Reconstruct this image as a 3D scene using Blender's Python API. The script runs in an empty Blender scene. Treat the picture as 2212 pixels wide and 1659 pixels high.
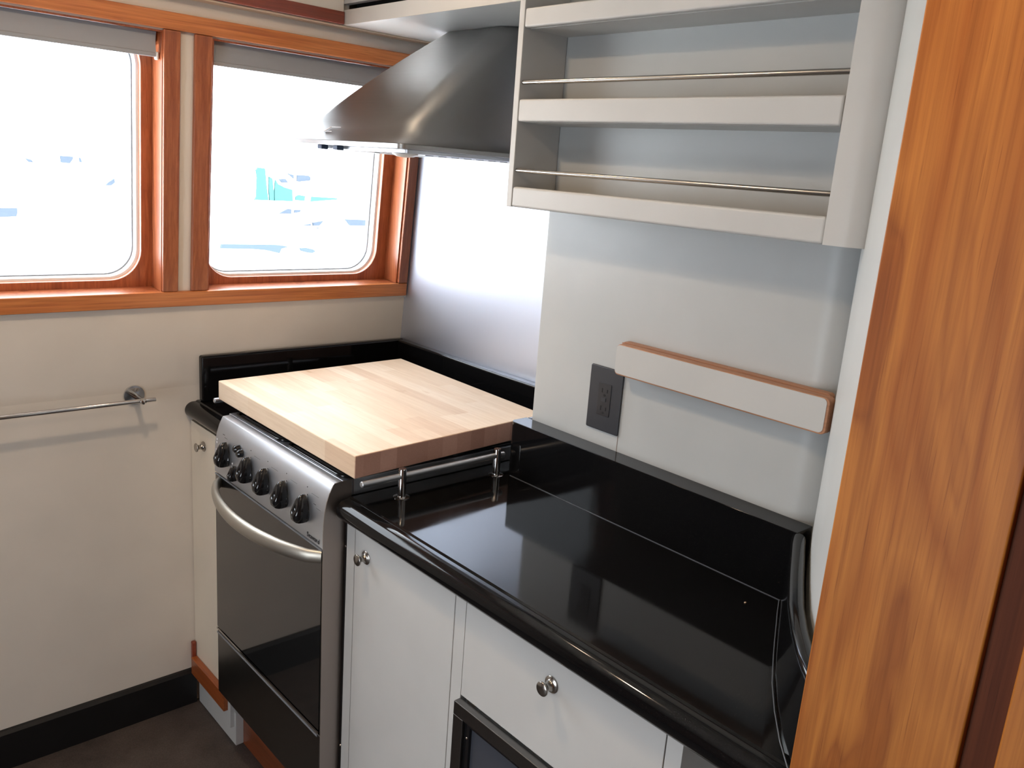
import bpy, bmesh, math, random
from mathutils import Vector, Matrix
random.seed(7)
S = bpy.context.scene
COL = S.collection

# ------------------------------------------------------------------ camera, world, exposure
S.view_settings.view_transform = 'Standard'
S.view_settings.look = 'None'
S.view_settings.gamma = 1
S.view_settings.use_curve_mapping = False
S.view_settings.exposure = 0.10
FPX, YAW, PITCH, ROLL = 1832.97, 0.8249150828751821, -0.2458256052933245, 0.07583362586629538
CAM = Vector((-1.27, -2.176, 1.567))
cd = bpy.data.cameras.new('camera'); cam = bpy.data.objects.new('camera', cd); COL.objects.link(cam)
cd.sensor_fit = 'HORIZONTAL'; cd.sensor_width = 36; cd.lens = FPX / 2212 * 36
cd.clip_start = 0.02; cd.clip_end = 500
fw = Vector((math.cos(PITCH) * math.cos(YAW), math.cos(PITCH) * math.sin(YAW), math.sin(PITCH)))
rt = fw.cross(Vector((0, 0, 1))).normalized(); up = rt.cross(fw)
r2 = math.cos(ROLL) * rt + math.sin(ROLL) * up; u2 = -math.sin(ROLL) * rt + math.cos(ROLL) * up
m = Matrix((r2, u2, -fw)).transposed().to_4x4(); m.translation = CAM
cam.matrix_world = m
S.camera = cam
S.cycles.max_bounces = 12; S.cycles.diffuse_bounces = 6; S.cycles.glossy_bounces = 6; S.cycles.transmission_bounces = 8
S.cycles.sample_clamp_indirect = 8.0
S.cycles.caustics_reflective = False; S.cycles.caustics_refractive = False
S.cycles.use_denoising = True

WORLD = 8.8
w = bpy.data.worlds.new('overcast_sky'); S.world = w; w.use_nodes = True
bgn = w.node_tree.nodes['Background']; bgn.inputs[0].default_value = (0.86, 0.93, 1.0, 1); bgn.inputs[1].default_value = WORLD


def area(name, loc, rot, sx, sy, power, color, portal=False, shape='RECTANGLE'):
    l = bpy.data.lights.new(name, 'AREA'); l.shape = shape; l.size = sx
    if shape == 'RECTANGLE': l.size_y = sy
    l.energy = power; l.color = color
    if portal: l.cycles.is_portal = True
    o = bpy.data.objects.new(name, l); COL.objects.link(o); o.location = loc; o.rotation_euler = rot
    return o


WARM = (1.0, 0.75, 0.51)
LAMPS = [((-0.84, -0.84), 5.8), ((-0.95, -1.85), 3.0), ((-0.33, -0.66), 0.9)]
for (lx, ly), p in LAMPS:
    area('downlight_beam', (lx, ly, 2.085), (0, 0, 0), 0.075, 0, p, WARM, shape='DISK')
sl = bpy.data.lights.new('added_deck_sun', 'SUN'); sl.energy = 45; sl.angle = math.radians(3); sl.color = (1, 0.97, 0.93)
so = bpy.data.objects.new('added_deck_sun', sl); COL.objects.link(so); so.location = (0, -2, 12); so.rotation_euler = (math.radians(5), 0, 0)  # added sun, steep enough to brighten the side deck but not enter the room
# portals in the window openings and the added left-wall opening guide the daylight in
area('daylight_portal', (-0.093, 0.08, 1.50), (math.radians(-90), 0, 0), 0.60, 0.64, 1, (1, 1, 1), portal=True)
area('daylight_portal', (-0.92, 0.08, 1.50), (math.radians(-90), 0, 0), 0.86, 0.64, 1, (1, 1, 1), portal=True)
area('daylight_portal', (-2.62, -1.61, 0.93), (0, math.radians(-90), 0), 1.16, 0.76, 1, (1, 1, 1), portal=True)


# ------------------------------------------------------------------ materials
def mat(name, color=(0.8, 0.8, 0.8), rough=0.5, metal=0.0, spec=0.5, coat=0.0):
    m = bpy.data.materials.new(name); m.use_nodes = True
    b = m.node_tree.nodes['Principled BSDF']
    b.inputs['Base Color'].default_value = (*color, 1); b.inputs['Roughness'].default_value = rough
    b.inputs['Metallic'].default_value = metal; b.inputs['Specular IOR Level'].default_value = spec
    b.inputs['Coat Weight'].default_value = coat
    return m


class N:
    def __init__(s, m):
        s.m = m; s.t = m.node_tree; s.b = s.t.nodes['Principled BSDF']; s.tc = s.new('ShaderNodeTexCoord')

    def new(s, t, **k):
        n = s.t.nodes.new(t)
        for a, v in k.items(): setattr(n, a, v)
        return n

    def link(s, a, b): s.t.links.new(a, b)

    def map(s, scale, rot=(0, 0, 0), src='Object'):
        n = s.new('ShaderNodeMapping'); n.inputs['Scale'].default_value = scale; n.inputs['Rotation'].default_value = rot
        s.link(s.tc.outputs[src], n.inputs[0]); return n.outputs[0]

    def noise(s, vec, scale, detail=3, rough=0.5, dist=0.0):
        n = s.new('ShaderNodeTexNoise'); s.link(vec, n.inputs['Vector']); n.inputs['Scale'].default_value = scale
        n.inputs['Detail'].default_value = detail; n.inputs['Roughness'].default_value = rough
        n.inputs['Distortion'].default_value = dist
        return n.outputs['Fac']

    def ramp(s, fac, stops):
        n = s.new('ShaderNodeValToRGB'); e = n.color_ramp.elements
        while len(e) < len(stops): e.new(0.5)
        for i, (p, c) in enumerate(stops): e[i].position = p; e[i].color = (*c, 1)
        s.link(fac, n.inputs[0]); return n.outputs[0]

    def mix(s, fac, a, b, blend='MIX'):
        n = s.new('ShaderNodeMix'); n.data_type = 'RGBA'; n.blend_type = blend
        for i, v in ((0, fac), (6, a), (7, b)):
            if isinstance(v, (int, float)): n.inputs[i].default_value = v
            elif isinstance(v, tuple): n.inputs[i].default_value = (*v, 1)
            else: s.link(v, n.inputs[i])
        return n.outputs[2]

    def math(s, op, a, b=0.0, c=0.0):
        n = s.new('ShaderNodeMath'); n.operation = op
        for i, v in enumerate((a, b, c)):
            if isinstance(v, (int, float)): n.inputs[i].default_value = v
            else: s.link(v, n.inputs[i])
        return n.outputs[0]

    def bump(s, h, strength, dist=0.001):
        n = s.new('ShaderNodeBump'); n.inputs['Strength'].default_value = strength; n.inputs['Distance'].default_value = dist
        s.link(h, n.inputs['Height']); s.link(n.outputs[0], s.b.inputs['Normal'])

    def color(s, c): s.link(c, s.b.inputs['Base Color'])


def painted(name, c, rough=0.42, spec=0.4):
    m = mat(name, c, rough, spec=spec); n = N(m)
    v = n.map((1, 1, 1)); f = n.noise(v, 6, 4)
    m.node_tree.nodes['Principled BSDF'].inputs['Specular IOR Level'].default_value = spec; n.color(n.ramp(f, [(0.3, tuple(x * 0.96 for x in c)), (0.7, tuple(min(1, x * 1.03) for x in c))]))
    n.bump(n.noise(v, 350, 2), 0.12, 0.0004)
    return m


def wood(name, axis, light, mid, dark, band=9.0, rough=0.32, coat=0.25, seed=0.0, fine=1.0, rings=0.0):
    m = mat(name, mid, rough, coat=coat); m.node_tree.nodes['Principled BSDF'].inputs['Coat Roughness'].default_value = 0.15
    n = N(m)
    i = 'xyz'.index(axis)
    def sc(al, ac): return tuple(al if k == i else ac for k in range(3))
    mp = n.new('ShaderNodeMapping'); mp.inputs['Scale'].default_value = sc(0.55, band); mp.inputs['Location'].default_value = (seed, seed * 1.7, seed * .6)
    n.link(n.tc.outputs['Object'], mp.inputs[0])
    f1 = n.noise(mp.outputs[0], 1.6, 3, 0.55, 1.2)
    f2 = n.noise(n.map(sc(5, 260)), 1.0, 3, 0.6)
    f3 = n.noise(n.map(sc(14, 700)), 1.0, 2, 0.5)
    c = n.ramp(f1, [(0.28, dark), (0.42, mid), (0.5, light), (0.58, mid), (0.66, light), (0.78, mid)])
    if rings:      # growth-ring lines following the figure
        rg = n.math('PINGPONG', n.math('MULTIPLY', f1, 9.0), 1.0)
        c = n.mix(rings, c, n.ramp(rg, [(0.0, (0.62, 0.5, 0.42)), (0.16, (0.95, 0.93, 0.9)), (0.8, (1.06, 1.06, 1.04))]), 'MULTIPLY')
    g = n.ramp(f2, [(0.3, (0.72, 0.66, 0.6)), (0.6, (1.05, 1.05, 1.05))])
    c = n.mix(0.75 * fine, c, g, 'MULTIPLY')
    p = n.ramp(f3, [(0.28, (0.45, 0.36, 0.3)), (0.36, (1, 1, 1))])
    c = n.mix(0.5 * fine, c, p, 'MULTIPLY')
    n.color(c); n.bump(f2, 0.08, 0.0005)
    return m


M = {}
M['white'] = painted('white_laminate', (0.47, 0.465, 0.45))
M['cabwhite'] = painted('cabinet_white_laminate', (0.58, 0.57, 0.55))
M['curvewhite'] = painted('curved_wall_white', (0.52, 0.53, 0.52))
M['wallwhite'] = painted('wall_panel_white', (0.42, 0.43, 0.425), 0.4)
M['wallwhite2'] = painted('overhead_white', (0.50, 0.47, 0.43), 0.4)
M['creamwall'] = painted('cream_wall_paint', (0.72, 0.66, 0.59), 0.5)
M['warmlitcab'] = painted('cabinet_white_warmlit', (0.76, 0.68, 0.56))  # white cabinet paint with warm lamplight mixed into its colour
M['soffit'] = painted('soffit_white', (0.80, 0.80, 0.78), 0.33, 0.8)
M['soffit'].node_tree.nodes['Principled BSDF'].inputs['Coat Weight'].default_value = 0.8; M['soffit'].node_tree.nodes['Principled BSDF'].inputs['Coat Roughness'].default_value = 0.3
M['deck'] = painted('white_side_deck', (0.82, 0.84, 0.85), 0.6)
M['ceil'] = painted('ceiling_paint', (0.62, 0.58, 0.52), 0.6)
TL, TM, TD = (0.50, 0.19, 0.060), (0.40, 0.135, 0.040), (0.26, 0.075, 0.022)
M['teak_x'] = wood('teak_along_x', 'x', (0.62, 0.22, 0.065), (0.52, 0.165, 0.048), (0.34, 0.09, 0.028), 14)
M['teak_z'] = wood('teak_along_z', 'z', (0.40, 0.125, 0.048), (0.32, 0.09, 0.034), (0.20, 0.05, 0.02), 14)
M['teak_y'] = wood('teak_along_y', 'y', TL, TM, TD, 14)
M['redteak'] = wood('dark_red_teak', 'x', (0.27, 0.055, 0.025), (0.21, 0.04, 0.02), (0.14, 0.03, 0.015), 12)
M['plank'] = wood('oiled_teak_plank', 'z', (0.45, 0.165, 0.030), (0.31, 0.093, 0.013), (0.16, 0.036, 0.006), 4, 0.5, 0.0, seed=3.3, fine=1.0, rings=0.55)
M['plank'].node_tree.nodes['Principled BSDF'].inputs['Specular IOR Level'].default_value = 0.25
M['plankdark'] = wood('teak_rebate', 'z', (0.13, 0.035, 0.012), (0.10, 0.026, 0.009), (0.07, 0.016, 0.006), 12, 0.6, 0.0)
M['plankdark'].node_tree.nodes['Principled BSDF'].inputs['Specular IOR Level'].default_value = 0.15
M['panelwood'] = wood('cabin_panelling', 'z', (0.24, 0.10, 0.045), (0.18, 0.07, 0.03), (0.10, 0.035, 0.015), 7, 0.5, 0.05)
M['rackwood'] = wood('rack_wood', 'y', (0.42, 0.205, 0.11), (0.37, 0.175, 0.09), (0.28, 0.12, 0.06), 16, 0.5, 0.0)

m = mat('black_granite', (0.006, 0.006, 0.007), 0.07, spec=0.28); n = N(m)
v = n.map((1, 1, 1))
sp = n.ramp(n.noise(v, 900, 2, 0.7), [(0.66, (0.0045, 0.0045, 0.005)), (0.74, (0.05, 0.045, 0.04))])
n.color(sp); n.link(n.ramp(n.noise(v, 7, 4), [(0.35, (0.055,) * 3), (0.75, (0.12,) * 3)]), n.b.inputs['Roughness'])
M['granite'] = m


def steel(name, c, rough, axis, stretch=160, bump=0.0):
    m = mat(name, c, rough, 1.0); n = N(m); i = 'xyz'.index(axis)
    v = n.map(tuple(2 if k == i else stretch for k in range(3)))
    f = n.noise(v, 2, 3, 0.6)
    n.link(n.ramp(f, [(0.3, (rough * 0.95,) * 3), (0.7, (rough * 1.06,) * 3)]), n.b.inputs['Roughness'])
    if bump: n.bump(f, bump, 0.0003)
    return m


M['steel_panel'] = steel('brushed_steel_splash', (0.66, 0.70, 0.80), 0.45, 'z')
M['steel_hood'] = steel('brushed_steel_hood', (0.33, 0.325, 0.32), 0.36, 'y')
M['steel_stove'] = steel('brushed_steel_stove', (0.60, 0.62, 0.66), 0.42, 'y')  # bluish base colour has the window's reflected light painted in
M['steel_dark'] = mat('dark_steel', (0.19, 0.185, 0.18), 0.3, 1.0)
M['satin'] = steel('satin_nickel', (0.42, 0.40, 0.37), 0.25, 'y', 60)
M['satin_handle'] = mat('satin_handle_metal', (0.50, 0.47, 0.41), 0.45, 1.0)
M['chrome'] = mat('polished_steel', (0.62, 0.61, 0.6), 0.12, 1.0)
M['blackgloss'] = mat('black_gloss_plastic', (0.008, 0.008, 0.009), 0.12)
M['enamel'] = mat('black_enamel', (0.01, 0.01, 0.011), 0.16)
M['iron'] = mat('cast_iron', (0.015, 0.015, 0.015), 0.55)
M['doorglass'] = mat('smoked_oven_glass', (0.012, 0.012, 0.012), 0.05, spec=1.0, coat=0.6)
M['dark'] = mat('dark_void', (0.01, 0.01, 0.01), 0.8)
M['outlet'] = mat('charcoal_plastic', (0.030, 0.032, 0.038), 0.38)
M['outlet2'] = mat('charcoal_plastic_insert', (0.024, 0.025, 0.029), 0.3)
M['whiteplastic'] = mat('white_plastic', (0.8, 0.8, 0.78), 0.35)
M['gasket'] = mat('grey_gasket', (0.22, 0.23, 0.25), 0.6)
M['print'] = mat('black_print', (0.03, 0.03, 0.035), 0.5)
M['etched'] = mat('etched_mark', (0.75, 0.73, 0.75), 0.5)
M['base'] = painted('black_baseboard', (0.008, 0.008, 0.009), 0.35)
M['water'] = mat('harbour_water', (0.60, 0.64, 0.66), 0.5)
M['gelcoat'] = mat('white_gelcoat', (0.85, 0.87, 0.88), 0.3)
M['boatglass'] = mat('tinted_boat_glass', (0.050, 0.062, 0.080), 0.8, spec=0.0)
M['teal'] = painted('teal_canvas', (0.042, 0.105, 0.102), 0.9, 0.0)
M['bluestripe'] = mat('pale_blue_paint', (0.050, 0.066, 0.085), 0.8, spec=0.0)

m = mat('blind_fabric', (0.35, 0.365, 0.39), 0.9, spec=0.1); n = N(m)
n.bump(n.noise(n.map((1, 1, 1)), 900, 2), 0.3, 0.0004)
M['blind'] = m

m = mat('glass_pane', (1, 1, 1), 0.0); b = m.node_tree.nodes['Principled BSDF']; b.inputs['Transmission Weight'].default_value = 1.0
b.inputs['IOR'].default_value = 1.0; b.inputs['Specular IOR Level'].default_value = 0.5
tr = m.node_tree.nodes.new('ShaderNodeBsdfTransparent'); gl = m.node_tree.nodes.new('ShaderNodeBsdfGlossy'); gl.inputs['Roughness'].default_value = 0.01
fr = m.node_tree.nodes.new('ShaderNodeFresnel'); fr.inputs[0].default_value = 1.25; mx = m.node_tree.nodes.new('ShaderNodeMixShader')
L = m.node_tree.links; gm = m.node_tree.nodes.new('ShaderNodeNewGeometry'); mm = m.node_tree.nodes.new('ShaderNodeMath'); mm.operation = 'SUBTRACT'; mm.use_clamp = True
L.new(fr.outputs[0], mm.inputs[0]); L.new(gm.outputs['Backfacing'], mm.inputs[1]); L.new(mm.outputs[0], mx.inputs[0]); L.new(tr.outputs[0], mx.inputs[1]); L.new(gl.outputs[0], mx.inputs[2])
L.new(mx.outputs[0], m.node_tree.nodes['Material Output'].inputs[0])
M['pane'] = m

# butcher block: staves run along y, end grain on the y faces
m = mat('maple_butcher_block', (0.7, 0.5, 0.3), 0.55); n = N(m)
sep = n.new('ShaderNodeSeparateXYZ'); n.link(n.tc.outputs['Object'], sep.inputs[0])
sx = n.math('FLOOR', n.math('DIVIDE', n.math('ADD', sep.outputs[0], 1.0), 0.041))
wn = n.new('ShaderNodeTexWhiteNoise'); wn.noise_dimensions = '1D'; n.link(sx, wn.inputs['W'])
sy = n.math('FLOOR', n.math('DIVIDE', n.math('ADD', sep.outputs[1], n.math('MULTIPLY', wn.outputs[0], 0.7)), 0.36))
cmb = n.new('ShaderNodeCombineXYZ'); n.link(sx, cmb.inputs[0]); n.link(sy, cmb.inputs[1])
w2 = n.new('ShaderNodeTexWhiteNoise'); w2.noise_dimensions = '2D'; n.link(cmb.outputs[0], w2.inputs['Vector'])
c = n.ramp(w2.outputs[0], [(0.0, (0.69, 0.50, 0.35)), (0.5, (0.76, 0.59, 0.43)), (1.0, (0.81, 0.66, 0.51))])
fib = n.ramp(n.noise(n.map((90, 5, 90)), 1.5, 4, 0.6, 0.4), [(0.3, (0.88, 0.83, 0.77)), (0.6, (1.02, 1.02, 1.02))])
c = n.mix(0.7, c, fib, 'MULTIPLY')
knot = n.ramp(n.noise(n.map((26, 9, 26)), 1.0, 2), [(0.70, (1, 1, 1)), (0.80, (0.72, 0.55, 0.38))])
c = n.mix(0.8, c, knot, 'MULTIPLY')
w3 = n.new('ShaderNodeTexWhiteNoise'); w3.noise_dimensions = '1D'; n.link(n.math('ADD', sx, 31.0), w3.inputs['W'])
eg = n.ramp(w3.outputs[0], [(0.0, (0.42, 0.23, 0.175)), (1.0, (0.62, 0.37, 0.29))])
eg = n.mix(0.5, eg, n.ramp(n.noise(n.map((60, 1, 60)), 3, 3, 0.6, 2), [(0.3, (0.8, 0.75, 0.7)), (0.7, (1, 1, 1))]), 'MULTIPLY')
nsep = n.new('ShaderNodeSeparateXYZ'); n.link(n.tc.outputs['Normal'], nsep.inputs[0])
msk = n.math('GREATER_THAN', n.math('ABSOLUTE', nsep.outputs[1]), 0.8)
n.color(n.mix(msk, c, eg))
M['maple'] = m

m = mat('dark_speckled_floor', (0.05, 0.04, 0.04), 0.55); n = N(m); v = n.map((1, 1, 1))
c = n.ramp(n.noise(v, 9, 5, 0.65), [(0.3, (0.045, 0.036, 0.033)), (0.7, (0.095, 0.078, 0.07))])
sp = n.ramp(n.noise(v, 260, 2, 0.7), [(0.4, (0.6, 0.55, 0.55)), (0.62, (1.15, 1.05, 1.0)), (0.75, (1.6, 1.2, 1.1))])
n.color(n.mix(0.6, c, sp, 'MULTIPLY')); n.bump(n.noise(v, 120, 3), 0.3, 0.001)
M['floor'] = m

m = bpy.data.materials.new('lamp_lens'); m.use_nodes = True
b = m.node_tree.nodes['Principled BSDF']; b.inputs['Emission Color'].default_value = (1, 0.75, 0.5, 1); b.inputs['Emission Strength'].default_value = 6
M['lens'] = m


# ------------------------------------------------------------------ mesh helpers
def wpos(p):
    v = Vector((0, 0, 0))
    while p: v += p.location; p = p.parent
    return v


def obj(name, bm, mt, parent=None, bev=0.0, seg=2, smooth=True, sharp=35, base=False):
    bm.normal_update()
    bmesh.ops.recalc_face_normals(bm, faces=bm.faces[:])
    xs = [v.co for v in bm.verts]
    lo = Vector([min(c[i] for c in xs) for i in range(3)]); hi = Vector([max(c[i] for c in xs) for i in range(3)])
    c = (lo + hi) / 2
    if base: c.z = lo.z
    for v in bm.verts: v.co -= c
    if smooth:
        for f in bm.faces: f.smooth = True
        for e in bm.edges:
            if len(e.link_faces) == 2 and e.calc_face_angle(0) > math.radians(sharp): e.smooth = False
    me = bpy.data.meshes.new(name); bm.to_mesh(me); bm.free()
    o = bpy.data.objects.new(name, me); COL.objects.link(o)
    if isinstance(mt, str): mt = M[mt]
    me.materials.append(mt)
    o.location = c - wpos(parent)
    o.parent = parent
    if bev:
        b = o.modifiers.new('bevel', 'BEVEL'); b.width = bev; b.segments = seg; b.limit_method = 'ANGLE'; b.angle_limit = math.radians(40)
        b.harden_normals = True
    return o


def tag(o, label=None, cat=None, group=None, kind=None):
    if label: o['label'] = label
    if cat: o['category'] = cat
    if group: o['group'] = group
    if kind: o['kind'] = kind
    return o


def thing(name, loc, label=None, cat=None, group=None, kind=None):
    o = bpy.data.objects.new(name, None); COL.objects.link(o); o.location = loc; o.empty_display_size = 0.05
    return tag(o, label, cat, group, kind)


def box(bm, x0, x1, y0, y1, z0, z1, f=None):
    P = [(x, y, z) for x in (min(x0, x1), max(x0, x1)) for y in (min(y0, y1), max(y0, y1)) for z in (min(z0, z1), max(z0, z1))]
    if f: P = [f(*p) for p in P]
    v = [bm.verts.new(p) for p in P]
    for q in ((0, 1, 3, 2), (4, 6, 7, 5), (0, 4, 5, 1), (2, 3, 7, 6), (0, 2, 6, 4), (1, 5, 7, 3)):
        bm.faces.new([v[i] for i in q])
    return bm


def B(*a, f=None): return box(bmesh.new(), *a, f=f)


def prism(bm, pts, axis, a, b, f=None):
    """polygon pts (2D) extruded along axis from a to b"""
    def P(p, t):
        q = {'x': (t, p[0], p[1]), 'y': (p[0], t, p[1]), 'z': (p[0], p[1], t)}[axis]
        return f(*q) if f else q
    A = [bm.verts.new(P(p, a)) for p in pts]; Bv = [bm.verts.new(P(p, b)) for p in pts]
    bm.faces.new(A); bm.faces.new(Bv[::-1]); k = len(pts)
    for i in range(k): bm.faces.new((A[i], Bv[i], Bv[(i + 1) % k], A[(i + 1) % k]))
    return bm


def sweep(bm, rings, closed=True, caps=True):
    R = [[bm.verts.new(p) for p in r] for r in rings]; k = len(R[0])
    for a, b in zip(R, R[1:]):
        for i in range(k if closed else k - 1): bm.faces.new((a[i], a[(i + 1) % k], b[(i + 1) % k], b[i]))
    if caps and closed: bm.faces.new(R[0][::-1]); bm.faces.new(R[-1])
    return bm


def tube(bm, path, r, seg=16, caps=True):
    path = [Vector(p) for p in path]; rings = []
    for i, p in enumerate(path):
        t = (path[min(i + 1, len(path) - 1)] - path[max(i - 1, 0)]).normalized()
        a = t.cross(Vector((0, 0, 1)))
        if a.length < 1e-3: a = t.cross(Vector((1, 0, 0)))
        a.normalize(); b = t.cross(a)
        rr = r[i] if isinstance(r, (list, tuple)) else r
        ra, rb = rr if isinstance(rr, tuple) else (rr, rr)
        rings.append([p + a * ra * math.cos(2 * math.pi * k / seg) + b * rb * math.sin(2 * math.pi * k / seg) for k in range(seg)])
    return sweep(bm, rings, True, caps)


def lathe(bm, prof, origin, axis, seg=28):
    """prof: (distance along axis, radius)"""
    ax = Vector(axis).normalized(); a = ax.cross(Vector((0, 0, 1)))
    if a.length < 1e-3: a = Vector((1, 0, 0))
    a.normalize(); b = ax.cross(a); o = Vector(origin)
    return sweep(bm, [[o + ax * d + (a * math.cos(2 * math.pi * k / seg) + b * math.sin(2 * math.pi * k / seg)) * max(r, 1e-5) for k in range(seg)] for d, r in prof])


def rrect(x0, x1, y0, y1, r, seg=8, rr=None):
    rr = rr or (r, r, r, r); out = []
    for (cx, cy, sx, sy, a0), q in zip(((x1, y1, -1, -1, 0), (x0, y1, 1, -1, 90), (x0, y0, 1, 1, 180), (x1, y0, -1, 1, 270)), rr):
        for i in range(seg + 1):
            a = math.radians(a0 + 90 * i / seg)
            out.append((cx + sx * q + q * math.cos(a), cy + sy * q + q * math.sin(a)))
    return out


def ringplate(bm, outer, inner, d0, d1, f):
    """plate with a hole: outer, inner = same-count 2D loops; f(x, d, s) -> world"""
    k = len(outer)
    v = [[bm.verts.new(f(p[0], d, p[1])) for p in lp] for lp in (outer, inner) for d in (d0, d1)]
    o0, o1, i0, i1 = v
    for i in range(k):
        j = (i + 1) % k
        bm.faces.new((o0[i], o0[j], i0[j], i0[i])); bm.faces.new((o1[i], i1[i], i1[j], o1[j]))
        bm.faces.new((o0[i], o1[i], o1[j], o0[j])); bm.faces.new((i0[i], i0[j], i1[j], i1[i]))
    return bm


def textmesh(name, s, size, mtx, mt, parent, ext=0.0003, align='LEFT'):
    c = bpy.data.curves.new(name, 'FONT'); c.body = s; c.size = size; c.extrude = ext; c.align_x = align; c.resolution_u = 3
    t = bpy.data.objects.new(name, c); COL.objects.link(t)
    dg = bpy.context.evaluated_depsgraph_get(); me = bpy.data.meshes.new_from_object(t.evaluated_get(dg))
    bpy.data.objects.remove(t); bpy.data.curves.remove(c)
    bm = bmesh.new(); bm.from_mesh(me); bpy.data.meshes.remove(me)
    bmesh.ops.transform(bm, matrix=mtx, verts=bm.verts[:])
    return obj(name, bm, mt, parent, smooth=False)


# the window wall leans inward above the counter; W maps (x, depth outward, height up the slope) to the room
TH = math.atan(0.085); Z0 = 0.95
def W(x, d, s): return (x, d * math.cos(TH) - s * math.sin(TH), Z0 + s * math.cos(TH) + d * math.sin(TH))


def structure(o): o['kind'] = 'structure'; return o


# ------------------------------------------------------------------ room shell
XL, YN, HZ = -2.6, -3.6, 2.10
structure(obj('floor', B(XL - .1, 0.4, YN - .1, 0.1, -0.06, 0), 'floor'))
bm = B(XL - .1, 0.4, YN - .1, 0.12, HZ, HZ + 0.05); structure(obj('ceiling', bm, 'ceil'))
# window wall: vertical below the counter, leaning above, with two openings
W1 = (-1.36, -0.497); W2 = (-0.383, 0.207); SB, ST = 0.256, 0.872
bm = bmesh.new()
prism(bm, [(0, 0), (0.12, 0), (0.12, 0.95), (0, 0.95)], 'x', XL, 0.40)
top = (HZ + 0.02 - Z0) / math.cos(TH)
for x0, x1, s0, s1 in ((XL, 0.40, 0, SB), (XL, 0.40, ST, top), (XL, W1[0], SB, ST), (W1[1], W2[0], SB, ST), (W2[1], 0.40, SB, ST)):
    box(bm, x0, x1, 0, 0.12, s0, s1, f=W)
structure(obj('wall_back', bm, 'creamwall'))
# right-hand wall: recess behind the stove, boxed-out white panel, then the curved bulkhead
FACE = [(-.045, -1.548), (-.09, -1.572), (-.135, -1.597), (-.175, -1.619), (-.214, -1.641), (-.274, -1.676), (-.33, -1.714), (-.38, -1.752), (-.425, -1.792), (-.47, -1.842), (-.51, -1.905), (-.54, -1.98), (-.555, -2.06)]


def offset(curve, d):
    out = []
    for i, p in enumerate(curve):
        a = Vector(curve[max(i - 1, 0)]); b = Vector(curve[min(i + 1, len(curve) - 1)]); t = (b - a).normalized()
        out.append((p[0] + t.y * -d * -1 * -1, p[1] + t.x * d)) if False else out.append((p[0] - t.y * d * 1.0 if False else p[0] + (-t.y) * (-d), p[1] + t.x * d))
    return out


# curve runs away from the corner toward the camera; the bulkhead side is -y/+x
def bulk(d):
    out = []
    for i, p in enumerate(FACE):
        a = Vector(FACE[max(i - 1, 0)]); b = Vector(FACE[min(i + 1, len(FACE) - 1)]); t = (b - a).normalized()
        nrm = Vector((-t.y, t.x))           # left of travel = bulkhead side
        if nrm.y > 0: nrm = -nrm
        out.append((p[0] + nrm.x * d, p[1] + nrm.y * d))
    return out


bm = bmesh.new()
box(bm, 0.245, 0.40, YN, 0.0, 0, HZ)
structure(obj('wall_right', bm, 'wallwhite'))
arc = [(.055 * (1 - math.cos(a)), -1.505 - .060 * math.sin(a)) for a in [k * .1745 for k in range(10)]]
bm = prism(bmesh.new(), [(0.246, -0.874), (0.004, -0.874), (0.001, -0.8755), (0.0, -0.880)] + arc + [(0.246, -1.565)], 'z', 0, HZ)
structure(obj('wall_galley', bm, 'wallwhite', sharp=50))
bc = bulk(0.031)
pts = [(0.0, -1.5660), (-0.02, -1.5705)] + bc[1:] + [(bc[-1][0] + .06, bc[-1][1] - .05), (0.24, -2.1), (0.24, -1.5655)]
structure(obj('wall_curved', prism(bmesh.new(), pts, 'z', 0, HZ), 'curvewhite', sharp=50))
# seam in the panel under the outlet
structure(obj('trim_5', B(-0.0006, 0.001, -1.1266, -1.1252, 1.034, 1.070), mat('seam_shadow_gap', (0.25, 0.2, 0.17), 0.8)))
bm = bmesh.new()   # left side of the cabin, unseen; opening added and sized to daylight the drawer fronts
box(bm, XL - .06, XL, YN, 0.0, 0, .36); box(bm, XL - .06, XL, YN, 0.0, 1.50, HZ)
box(bm, XL - .06, XL, YN, -1.98, .36, 1.50); box(bm, XL - .06, XL, -1.24, 0.0, .36, 1.50)
structure(obj('wall_left', bm, 'panelwood'))
structure(obj('wall_front', B(XL, 0.246, YN - .06, YN, 0, HZ), 'panelwood'))
bm = prism(bmesh.new(), [(0, 0), (-0.014, 0), (-0.014, 0.100), (-0.008, 0.108), (0, 0.109)], 'x', XL, -0.425)
structure(obj('baseboard_back', bm, 'base'))

# window casings
def casing(name, x0, x1, s0, s1, mt, d=0.014): return structure(obj(name, B(x0, x1, -d, 0.0, s0, s1, f=W), mt, bev=0.003))
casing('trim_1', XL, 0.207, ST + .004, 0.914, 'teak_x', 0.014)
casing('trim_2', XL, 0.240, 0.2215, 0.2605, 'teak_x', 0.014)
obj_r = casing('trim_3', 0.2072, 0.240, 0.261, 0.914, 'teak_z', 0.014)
bm = B(0.2405, 0.2448, -0.010, 0.0, 0.215, 0.914, f=W); structure(obj('trim_6', bm, 'wallwhite'))


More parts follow.
